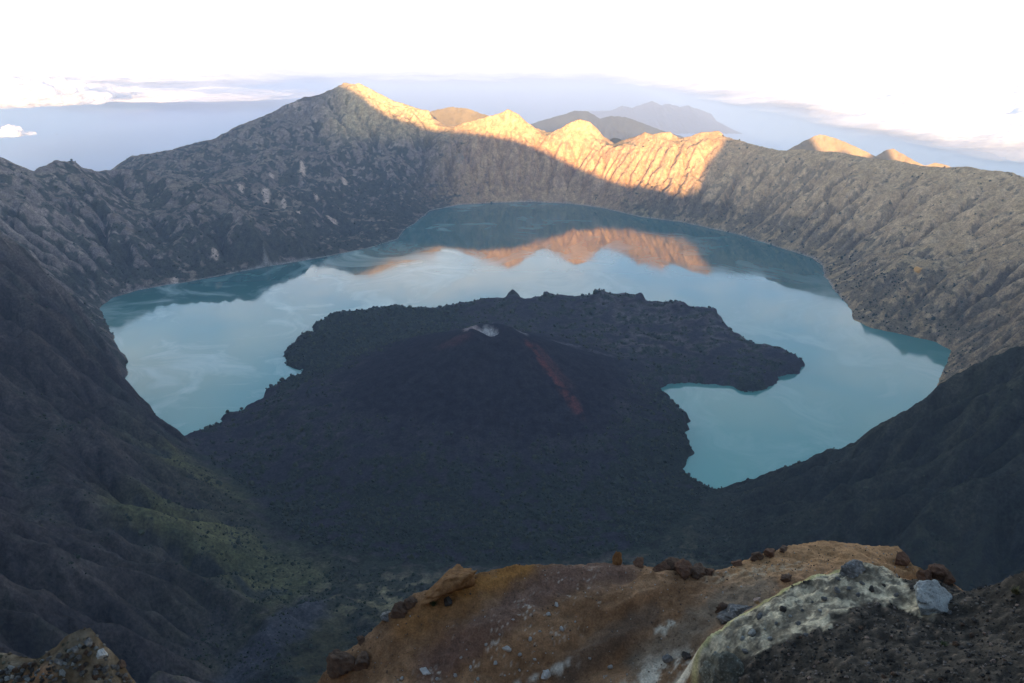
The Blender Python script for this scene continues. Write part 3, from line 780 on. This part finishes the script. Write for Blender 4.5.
for (a, b, s_, m_, l_) in ((662,570,.30,'rust','rusty rock at the left end of the broken rocks on the crest'),(672,570,.40,'brown','tall brown rock among the broken rocks on the crest'),
        (684,573,.42,'rust','widest rusty rock among the broken rocks on the crest'),(697,575,.34,'brown','low brown rock among the broken rocks on the crest'),(708,574,.26,'rust','rusty rock at the right end of the broken rocks on the crest'),
        (737,565,.22,'rust','lone rusty stone on the crest between the broken rocks and the brown hump'),(757,558,.24,'brown','first brown stone of the edging below the brown hump'),(770,555,.26,'rust','rusty stone in the middle of the edging below the brown hump'),(783,551,.20,'brown','topmost stone of the edging below the brown hump')):
    rock(a, b, (s_*1.45, s_, s_*1.05), m_, l_, rot=(0,0,a % 90), lift=.28, group='rusty rocks along the crest of the spur')
rock(900, 562, (.34,.3,.36), 'rust', 'dark rusty rock beside the brown step at the right end of the spur', lift=.3)
for (a, b, s_, l_) in ((926,576,.30,'left one of the rusty rocks above the pale crusted block'),(937,576,.34,'middle and largest of the rusty rocks above the pale crusted block'),(949,582,.26,'right one of the rusty rocks above the pale crusted block')):
    rock(a, b, (s_*1.1, s_, s_), 'rust', l_, rot=(0,0,a % 70), lift=.5, group='rusty rocks at the right end of the spur')
rock(738, 616, (.78,.55,.44), 'grey', 'lumpy grey brown boulder behind the yellow edged crust', rot=(0,-8,12), cuts=12)
rock(757, 606, (.14,.14,.13), 'pink', 'pinkish stone on the lumpy grey brown boulder', lift=1.6)
rock(722, 612, (.32,.28,.30), 'brown', 'brown stone at the left end of the lumpy boulder', lift=.3)
rock(852, 572, (.55,.40,.32), 'grey', 'grey crusted rock on top of the pale crust, below the brown hump', rot=(0,-14,0), cuts=11)
rock(786, 580, (.30,.22,.20), 'brown', 'small dark rock on the crust edge below the brown hump')
rock(930, 604, (.86,.55,.62), 'pale', 'pale crusted block at the right end of the crust', rot=(0,4,15), lift=.25, cuts=5)
rock(722, 690, (.78,.65,.98), 'boulder', 'big rounded mossy boulder at the lower end of the yellow edged crust', rot=(0,0,0), lift=.30, cuts=4)
rock(668, 660, (.22,.18,.16), 'grey', 'grey stone left of the big rounded boulder')
rock(686, 657, (.20,.18,.18), 'dark', 'dark stone between the grey stone and the big rounded boulder')
rock(547, 676, (.26,.22,.19), 'white', 'white stone with a dark side at the lower edge of the brown slope')
rock(425, 672, (.26,.2,.14), 'white', 'largest white stone at the left of the pale stones on the brown slope')
rock(507, 650, (.20,.16,.13), 'white', 'white stone in the middle of the pale stones on the brown slope')
g_ = np.random.default_rng(77)
pale_spots = [(556,606),(513,620),(500,636),(530,640),(486,646),(495,664),(520,655),(470,668),(455,676),(478,680),(540,632),(562,630),(548,615),(575,622),(461,659),(437,680),(520,671),(505,676),(535,660),(590,660),(402,679),(610,668)]
stone_me = []
for s_ in range(6):
    v, f = rock_shape(900+s_, 8, (1,.85,.7), False); stone_me.append(v)
def stones(spots, lo, hi, mats, label, group, seed):
    g = np.random.default_rng(seed); cache = {}
    for a, b in spots:
        k = int(g.integers(6)); m_ = mats[int(g.integers(len(mats)))]
        if (k, m_) not in cache:
            me = new_mesh('stone', stone_me[k], IC3[1]); me.materials.append(RM[m_]); cache[(k, m_)] = me
        o = bpy.data.objects.new('stone', cache[(k, m_)]); C.objects.link(o)
        s_ = g.uniform(lo, hi); o.location = fg_hit(a, b)+np.array([0, 0, s_*.25]); o.scale = (s_, s_*g.uniform(.8, 1.1), s_*g.uniform(.7, 1.1)); o.rotation_euler = g.uniform(0, 6.28, 3)*np.array([.1, .1, 1])
        o['label'] = label; o['category'] = 'stone'; o['group'] = group
stones(pale_spots, .05, .13, ['white'], 'small white stone scattered on the brown slope of the spur', 'white stones on the brown slope', 1)
sp = [(g_.uniform(780, 1020), g_.uniform(600, 682)) for _ in range(60)]
sp = [(a, b) for a, b in sp if b > 640-.16*(a-780)]
stones(sp, .05, .12, ['brown','grey','dark','pink'], 'small loose stone on the dark scree in the lower right', 'loose stones on the dark scree', 2)
hp = []
for _ in range(120):
    a = g_.uniform(0, 130); top = np.interp(a, [0,40,72,90,112,130], [669,661,647,641,662,683]); hp.append((a, g_.uniform(min(top+2, 682), 683)))
stones(hp, .02, .055, ['grey','pale','grey','brown','dark'], 'pale lichened stone on the rock heap in the bottom left corner', 'stones of the heap in the bottom left corner', 3)
def heap_rock(a, b, s_, m_, l_): rock(a, b, (s_, s_*.9, s_), m_, l_, lift=.3, group='rocks topping the heap in the bottom left corner')
heap_rock(88, 645, .07, 'grey', 'topmost grey stone on the heap in the bottom left corner')
heap_rock(102, 660, .07, 'white', 'whitest stone on the right side of the heap in the bottom left corner')
heap_rock(59, 664, .06, 'grey', 'grey stone on the left shoulder of the heap in the bottom left corner')
heap_rock(122, 668, .06, 'brown', 'brown stone at the right end of the heap in the bottom left corner')
heap_rock(76, 652, .055, 'grey', 'grey stone just left of the top of the heap in the bottom left corner')

# loose gravel that nobody could count
def gravel():
    g = np.random.default_rng(55); bm_v, bm_f = ico(1); n = len(bm_v)
    V = []; T = []
    p_in = np.argwhere((crustw < .25) & (MND > .1) & (SY > 12) & (SY < 27) & (SX < 17))
    p_sl = np.argwhere((MND < -.1) & (SY > 23.5) & (SY < 31) & (SX > -8) & (ZS > -26))
    p_hp = np.argwhere(heapw > .3)
    for P_, cnt, lo, hi, cs in ((p_in, 5200, .015, .06, ((.05,.044,.038),(.10,.085,.07),(.16,.13,.11),(.035,.032,.03))), (p_sl, 2600, .012, .04, ((.12,.075,.05),(.17,.115,.08),(.30,.28,.25),(.08,.055,.045))), (p_hp, 1500, .01, .03, ((.09,.07,.05),(.20,.18,.15),(.07,.07,.05)))):
        k = P_[g.integers(len(P_), size=cnt)]
        s_ = np.exp(g.uniform(np.log(lo), np.log(hi), cnt))
        c = np.stack([SX[k[:, 0], k[:, 1]], SY[k[:, 0], k[:, 1]], SZ[k[:, 0], k[:, 1]]+s_*.3], -1)
        v = bm_v[None]*g.uniform(.6, 1.3, (cnt, n, 1))*s_[:, None, None]*g.uniform(.7, 1.3, (cnt, 1, 3))
        V.append((v+c[:, None]).reshape(-1, 3)); T.append(np.repeat(np.array(cs)[g.integers(len(cs), size=cnt)], n, 0))
    V = np.concatenate(V); cnt = len(V)//n
    F = (bm_f[None]+(np.arange(cnt)*n)[:, None, None]).reshape(-1, 3)
    me = new_mesh('gravel', V, F, False); set_color(me, 'ground', np.concatenate(T)); return me
obj('gravel', gravel(), M_EARTH, kind='stuff', label='loose gravel strewn over the scree and the brown slope')

# a few low plants
def tuft(a, b, s_, seed, label, c=(.055,.075,.030)):
    g = np.random.default_rng(seed); V = []; F = []
    for k in range(70):
        az = g.uniform(0, 6.28); ln = s_*g.uniform(.5, 1.1); lean = g.uniform(.2, 1.1); w_ = s_*.05
        d_ = np.array([math.cos(az)*lean, math.sin(az)*lean, 1.0]); d_ /= np.linalg.norm(d_); sd_ = np.array([-math.sin(az), math.cos(az), 0])*w_
        o_ = g.normal(size=3)*s_*.12*np.array([1, 1, .2]); i0_ = len(V)
        V += [o_-sd_, o_+sd_, o_+d_*ln*.6+sd_*.8, o_+d_*ln*.6-sd_*.8, o_+d_*ln+np.array([0, 0, -ln*.12])]
        F += [(i0_, i0_+1, i0_+2, i0_+3), (i0_+3, i0_+2, i0_+4)]
    N = Nodes('plant leaves'); N.bsdf(N.rgb(c), .8, spec=.2)
    o = obj('plant', new_mesh('plant', V, F, False), N.m, label=label, category='plant', group='low plants on the spur'); o.location = fg_hit(a, b)
tuft(433, 606, .30, 1, 'small green plant on the slope below the slanting crag')
tuft(383, 614, .22, 2, 'grey green plant tuft on the spur edge left of the crag', (.09,.10,.07))
tuft(1015, 594, .30, 3, 'dry grass tuft on the dark mound at the right edge of the picture', (.13,.11,.05))
tuft(943, 646, .20, 4, 'small green plant alone on the dark scree', (.07,.09,.04))

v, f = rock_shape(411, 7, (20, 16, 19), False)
o = obj('rock', new_mesh('rock', v, f), rock_mat('sun-painted orange rock', (.55,.25,.06), (.75,.42,.14)), label='sun-painted orange rock outcrop standing alone on the bench of the right crater wall', category='rock')  # strong orange base colour stands in for sun on the outcrop
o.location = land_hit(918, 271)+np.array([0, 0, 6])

crs = [(a, b) for a, b in ((715,655),(728,648),(742,640),(752,634),(765,630),(776,624),(790,617),(802,611),(812,603),(824,600),(836,592),(848,589),(862,584),(872,590),(884,586),(896,596),(745,652),(770,640),(798,624),(820,612),(733,662),(858,596),(783,610),(760,618),(838,580))]
stones(crs, .06, .15, ['grey','dark','grey','pale'], 'grey stone lodged in the pale sulphur crust', 'stones in the pale crust', 9)
# =================================================================== SEA, SKY, CLOUDS, FAR MOUNTAINS, AIR
BX0, BX1, BY0, BY1, BZ0, BZ1 = -15000, 8650, -7000, 60000, -2001.5, 2350
def sheet(x0, x1, y0, y1, z):
    return [(x0,y0,z),(x1,y0,z),(x1,y1,z),(x0,y1,z)], [(0,1,2,3)]
N = Nodes('sea water')
N.bsdf(N.rgb((.030,.13,.27)), .45, N.bump(N.noise(.01, 4), 1, .3), spec=.2)
M_SEA = N.m
obj('sea', new_mesh('sea', *sheet(BX0+50, BX1-50, BY0+50, BY1-50, -2000.5), False), M_SEA, kind='structure', label='hazy blue sea round the foot of the mountain')
obj('ocean', new_mesh('ocean', *sheet(-350000, 350000, -150000, 450000, -2004), False), M_SEA, kind='structure', label='open sea reaching to the horizon')

def mountain(name, pts, Yc, back, front, seed, colr, base=-1990, nxs=260, jag=10, taper=.12, **props):
    """a mountain range: skyline points surveyed at distance Yc, flanks falling both ways with ribs"""
    P = np.array([at(a, b, Yc+o) for a, b, *r_ in pts for o in [r_[0] if r_ else 0]])
    x = np.linspace(P[0, 0], P[-1, 0], nxs); t = np.concatenate([-np.geomspace(1, front, 70)[::-1]+1, np.geomspace(1, back, 60)[1:]-1])
    X_, T_ = np.meshgrid(x, t)
    cz = np.interp(X_, P[:, 0], P[:, 2]); cy = np.interp(X_, P[:, 0], P[:, 1])
    wl_ = max(110, Yc*.022)
    cz = cz+jag*fbm(X_/wl_, X_*0, 4, seed+9)+jag*.8*(ridged(X_/wl_*2.4, X_*0+.3, 3, seed+13)-.4)
    s_ = np.where(T_ < 0, -T_/front, T_/back)
    fall = (cz-base)*(s_**.82)
    w = smooth(0, .06, s_)*smooth(1, .7, s_)
    Z_ = cz-fall+w*(ridged(X_/700, T_/1500, 5, seed)-1.0)*.09*np.minimum(cz-base, 1800)
    Z_ = Z_+smooth(.005, .05, s_)*(ridged(X_/120, T_/360, 5, seed+3, .6)-1)*32
    ends = np.minimum(smooth(-.02, taper, (X_-x[0])/(x[-1]-x[0])), smooth(-.02, taper, (x[-1]-X_)/(x[-1]-x[0])))
    Z_ = np.where(s_ < .02, 0, 0)+base+(Z_-base)*(1-(1-ends)*smooth(0, .25, s_)*.6)*np.where(np.minimum(X_-x[0], x[-1]-X_) < 1, .02, 1)
    V = np.stack([X_.ravel(), (cy+T_).ravel(), Z_.ravel()], -1)
    i = np.arange(X_.size).reshape(X_.shape)
    f = np.stack([i[:-1, :-1], i[:-1, 1:], i[1:, 1:], i[1:, :-1]], -1).reshape(-1, 4)
    org = np.array([V[:, 0].mean(), Yc, base])
    me = new_mesh(name, V-org, f)
    N = Nodes(name+' slopes')
    a = N.noise(.004, 8, .65); b_ = N.noise(.02, 6, .6)
    c_ = N.mix(N.ramp(a, .35, .65), N.rgb(colr), N.rgb([q*1.5 for q in colr]))
    c_ = N.mix(N.ramp(b_, .5, .7, 0, .5), c_, N.rgb([q*.5 for q in colr]))
    N.bsdf(c_, .95, N.bump(N.math('MULTIPLY', b_, 30), 1, .5), spec=.1)
    o = obj(name, me, N.m, kind='structure', **props); o.location = org
    return o
mountain('hill', [(405,128),(425,113),(440,109),(452,107),(465,108),(480,113),(500,119),(520,128)], 9400, 3500, 900, 101, (.10,.085,.055), base=-900, label='brown rounded hill just behind the crater rim')
mountain('hill', [(585,158),(600,145),(614,138),(626,141),(640,150),(655,160)], 9000, 3000, 700, 111, (.07,.07,.05), base=-700, label='dark hill seen through the gap between two sunlit peaks')
mountain('hill', [(745,178),(775,157),(795,146),(808,139),(820,134),(832,137),(845,142),(860,149),(880,158),(905,172),(930,185)], 7700, 3500, 900, 121, (.16,.125,.085), base=-900, jag=6, label='pointed brown peak behind the right rim, its tip in sunlight')
mountain('hill', [(862,168),(876,156),(886,150),(893,149),(903,154),(915,161),(925,166),(936,163),(946,165),(958,170),(985,182)], 7700, 3000, 900, 131, (.16,.125,.085), base=-700, jag=6, label='small sunlit knolls on the right rim')
mountain('mountains', [(440,160),(480,145),(520,128),(540,121),(560,116),(574,111),(588,111),(600,119),(612,116),(625,117),(645,124),(660,130),(690,139),(720,150),(770,168)], 18000, 4000, 4000, 141, (.022,.026,.024), jag=14, label='blue hazy twin mountains far behind the crater rim')  # very dark base colour paints these sunlit slopes as if shaded
mountain('mountains', [(560,128),(585,119),(600,113),(612,110),(622,106),(632,108),(642,104),(652,101),(662,105),(670,104),(680,107),(688,105),(700,110),(712,114)], 36000, 5000, 5000, 151, (.05,.06,.08), jag=40, label='faintest mountain range far out over the sea, lost in haze')

# clouds: heaped white cumulus, beyond the air near the mountain
N = Nodes('cloud white')
b = N.bsdf(N.rgb((.92,.92,.93)), 1.0, N.bump(N.math('MULTIPLY', N.noise(.003, 6, .6), 120.0), 1, .6), spec=0)
N.set(b.inputs['Alpha'], N.n('Attribute', attribute_name='cover').outputs[2])    # thin cloud lets what lies behind it through
M_CLOUD = N.m
IC4S = ico(4)
def cloud(center, size, n, seed, label, name='cloud', kind=None):
    g = np.random.default_rng(seed); V = []; F = []; A_ = []; k = 0
    for j_ in range(n):
        q = (g.normal(size=3) if j_ else np.zeros(3))*np.array([.42, .3, .12]); rr_ = g.uniform(.10, .24)*(1.25-min(1, np.hypot(q[0], q[1])))
        if not j_: rr_ = .55
        p = IC4S[0]*rr_*np.array([1.25, 1.1, .8 if j_ else .22])
        p = p*(1+.38*fbm3(p+q, 5, seed)+.34*fbm3(p+q, 15, seed+3))[:, None]+q
        p[:, 2] = np.maximum(p[:, 2], -.10+.02*p[:, 0])
        A_.append(np.clip((.95*np.exp(-(q[0]/.62)**2-(q[1]/.5)**2-(q[2]/.2)**2))*(.75+.8*fbm3(p, 7, seed+21)), .03, .97) if j_ else np.full(len(p), .25))
        V.append(p*np.array(size)); F.append(IC4S[1]+k); k += len(p)
    me = new_mesh(name, np.concatenate(V), np.concatenate(F)); at_ = me.attributes.new('cover', 'FLOAT', 'POINT'); at_.data.foreach_set('value', np.concatenate(A_).astype(np.float32))
    o = obj(name, me, M_CLOUD, label=label)
    o.location = center
    if kind: o['kind'] = kind
    else: o['category'] = 'cloud'; o['group'] = 'clouds low over the sea'
    return o
def cloud_at(px_, py_, Y_, w, h_, n, seed, label):
    c = at(px_, py_, Y_); cloud(c, (w, w*.8, h_), n, seed, label)
cloud_at(18, 98, 25500, 3400, 2000, 60, 1, 'heaped white cloud at the left edge of the picture above the blue sea')
cloud_at(84, 95, 30000, 3000, 1300, 50, 2, 'small puffy white cloud right of the heaped cloud at the left edge')
cloud_at(190, 95, 46000, 9000, 900, 70, 6, 'long thin veil of cloud over the sea, left of the great peak')
cloud_at(2, 133, 20500, 900, 700, 14, 3, 'lowest wisp of white cloud cut by the left edge of the picture')
# the sea of clouds: one wide billowy sheet
def deck(edge_px, z0, far, seed):
    zl = [z0 for a, b in edge_px]
    E = np.array([on_level(a, b, z)[:2] for (a, b), z in zip(edge_px, zl)])
    az = np.arctan2(E[:, 0], E[:, 1]); rad = np.hypot(E[:, 0], E[:, 1])
    A = np.linspace(az[0], az[-1], 700); Rr = np.interp(A, az, rad)
    S = np.concatenate([np.linspace(0, 1, 160)**1.5*.25, np.linspace(.25, 1, 60)[1:]])
    AA, SS = np.meshgrid(A, S); RR = np.interp(AA, A, Rr)*(1-SS)+far*SS
    ZB = np.interp(AA, az, zl)
    RR = RR*(1+(.06+.045*(fbm(AA*12, AA*0+3, 4, seed)+.2*fbm(AA*45, AA*0+7, 4, seed+2)))*(1-SS)**8)
    X_ = RR*np.sin(AA); Y_ = RR*np.cos(AA)
    d_ = RR-np.interp(AA, A, Rr)
    bil = ridged(X_/4200, Y_/4200, 5, seed+5, .55)*.5+.5
    Z_ = ZB+bil*330*smooth(-500, 16000, d_)+(.6+fbm(X_/1300, Y_/1300, 4, seed+8))*90*smooth(-500, 12000, d_)
    i = np.arange(X_.size).reshape(X_.shape)
    f = np.stack([i[:-1, :-1], i[1:, :-1], i[1:, 1:], i[:-1, 1:]], -1).reshape(-1, 4)
    cov = smooth(0, 1, d_/(.75*np.interp(AA, A, Rr))*2.3+.42*fbm(X_/5200, Y_/5200, 6, seed+31, .6)*smooth(0, 3000, d_)-.02)
    me = new_mesh('clouds', np.stack([X_.ravel(), Y_.ravel(), Z_.ravel()], -1), f)
    at_ = me.attributes.new('cover', 'FLOAT', 'POINT'); at_.data.foreach_set('value', cov.ravel().astype(np.float32)); return me
me = deck([(-300,100),(0,88),(60,90),(150,95),(200,96),(250,91),(290,86),(330,87),(420,87),(510,87),(590,87),(630,88),(655,93),(700,103),(780,121),(860,143),(930,156),(1000,168),(1080,176),(1300,190)], -1960, 700000, 301)
obj('clouds', me, M_CLOUD, kind='stuff', label='bright sea of clouds reaching to the horizon beyond the crater')

# air
N = Nodes('morning air')
vol = N.t.nodes.new('ShaderNodeVolumePrincipled')
vol.inputs['Color'].default_value = (.54, .70, 1.0, 1)
vol.inputs['Density'].default_value = 2.9e-5
vol.inputs['Anisotropy'].default_value = 0.1
N.t.links.new(vol.outputs[0], N.out.inputs['Volume'])
bv = [(x, y, z) for z in (BZ0, BZ1) for y in (BY0, BY1) for x in (BX0, BX1)]
bf = [(0,2,3,1),(4,5,7,6),(0,1,5,4),(2,6,7,3),(0,4,6,2),(1,3,7,5)]
obj('haze', new_mesh('haze', bv, bf, False), N.m, kind='stuff', label='thin morning haze filling the air over the lake')

# world, sun, camera
sc = bpy.context.scene
w = bpy.data.worlds.new('World'); sc.world = w; w.use_nodes = True
t = w.node_tree; t.nodes.clear()
sky = t.nodes.new('ShaderNodeTexSky'); sky.sky_type = 'NISHITA'; sky.sun_disc = False
sky.sun_elevation = SUN_EL; sky.sun_rotation = math.atan2(SUN[0], SUN[1]); sky.altitude = 3000
sky.air_density = 1.0; sky.dust_density = 1.0; sky.ozone_density = 1.0
bg = t.nodes.new('ShaderNodeBackground'); bg.inputs[1].default_value = .095
wo = t.nodes.new('ShaderNodeOutputWorld')
# thin high cloud in the western sky, mirrored by the lake
def wn(k): return t.nodes.new('ShaderNode'+k)
tc = wn('TexCoord'); sp_ = wn('SeparateXYZ'); t.links.new(tc.outputs['Generated'], sp_.inputs[0])
mp = wn('Mapping'); mp.inputs['Scale'].default_value = (2.2, 2.2, 7.0); t.links.new(tc.outputs['Generated'], mp.inputs[0])
nz_ = wn('TexNoise'); nz_.inputs['Scale'].default_value = 1.6; nz_.inputs['Detail'].default_value = 7; nz_.inputs['Roughness'].default_value = .6; t.links.new(mp.outputs[0], nz_.inputs[0])
r1 = wn('MapRange'); r1.inputs[1].default_value = .42; r1.inputs[2].default_value = .62; t.links.new(nz_.outputs[0], r1.inputs[0])
r2 = wn('MapRange'); r2.inputs[1].default_value = .50; r2.inputs[2].default_value = .22; t.links.new(sp_.outputs[2], r2.inputs[0])
m_ = wn('Math'); m_.operation = 'MULTIPLY'; t.links.new(r1.outputs[0], m_.inputs[0]); t.links.new(r2.outputs[0], m_.inputs[1])
bw = wn('RGBToBW'); t.links.new(sky.outputs[0], bw.inputs[0])
g1 = wn('Math'); g1.operation = 'MULTIPLY'; g1.inputs[1].default_value = 1.8; t.links.new(bw.outputs[0], g1.inputs[0])
mx = wn('Mix'); mx.data_type = 'RGBA'; t.links.new(m_.outputs[0], mx.inputs[0]); t.links.new(sky.outputs[0], mx.inputs[6]); t.links.new(g1.outputs[0], mx.inputs[7])
t.links.new(mx.outputs[2], bg.inputs[0]); t.links.new(bg.outputs[0], wo.inputs[0])
from mathutils import Vector
sl = bpy.data.lights.new('sun', 'SUN'); sl.energy = 5.0; sl.angle = R(.5); sl.color = (1, .63, .31)
so = bpy.data.objects.new('sun', sl); C.objects.link(so)
so.rotation_euler = Vector(SUN).to_track_quat('Z', 'Y').to_euler(); so.location = (300, -900, 2200)
cam = bpy.data.cameras.new('camera'); cam.sensor_width = 36; cam.lens = FOC/1024*36
cam.clip_start = .3; cam.clip_end = 1200000
co = bpy.data.objects.new('camera', cam); C.objects.link(co)
co.location = (0, 0, H); co.rotation_euler = (R(90)-PITCH, 0, 0)
sc.camera = co
sc.view_settings.view_transform = 'Standard'; sc.view_settings.look = 'None'
sc.view_settings.use_white_balance = True; sc.view_settings.white_balance_temperature = 7150
sc.view_settings.exposure = EXPOSURE; sc.view_settings.gamma = 1
sc.cycles.use_denoising = True; sc.cycles.transparent_max_bounces = 48
sc.cycles.volume_bounces = 3; sc.cycles.max_bounces = 8; sc.cycles.diffuse_bounces = 3
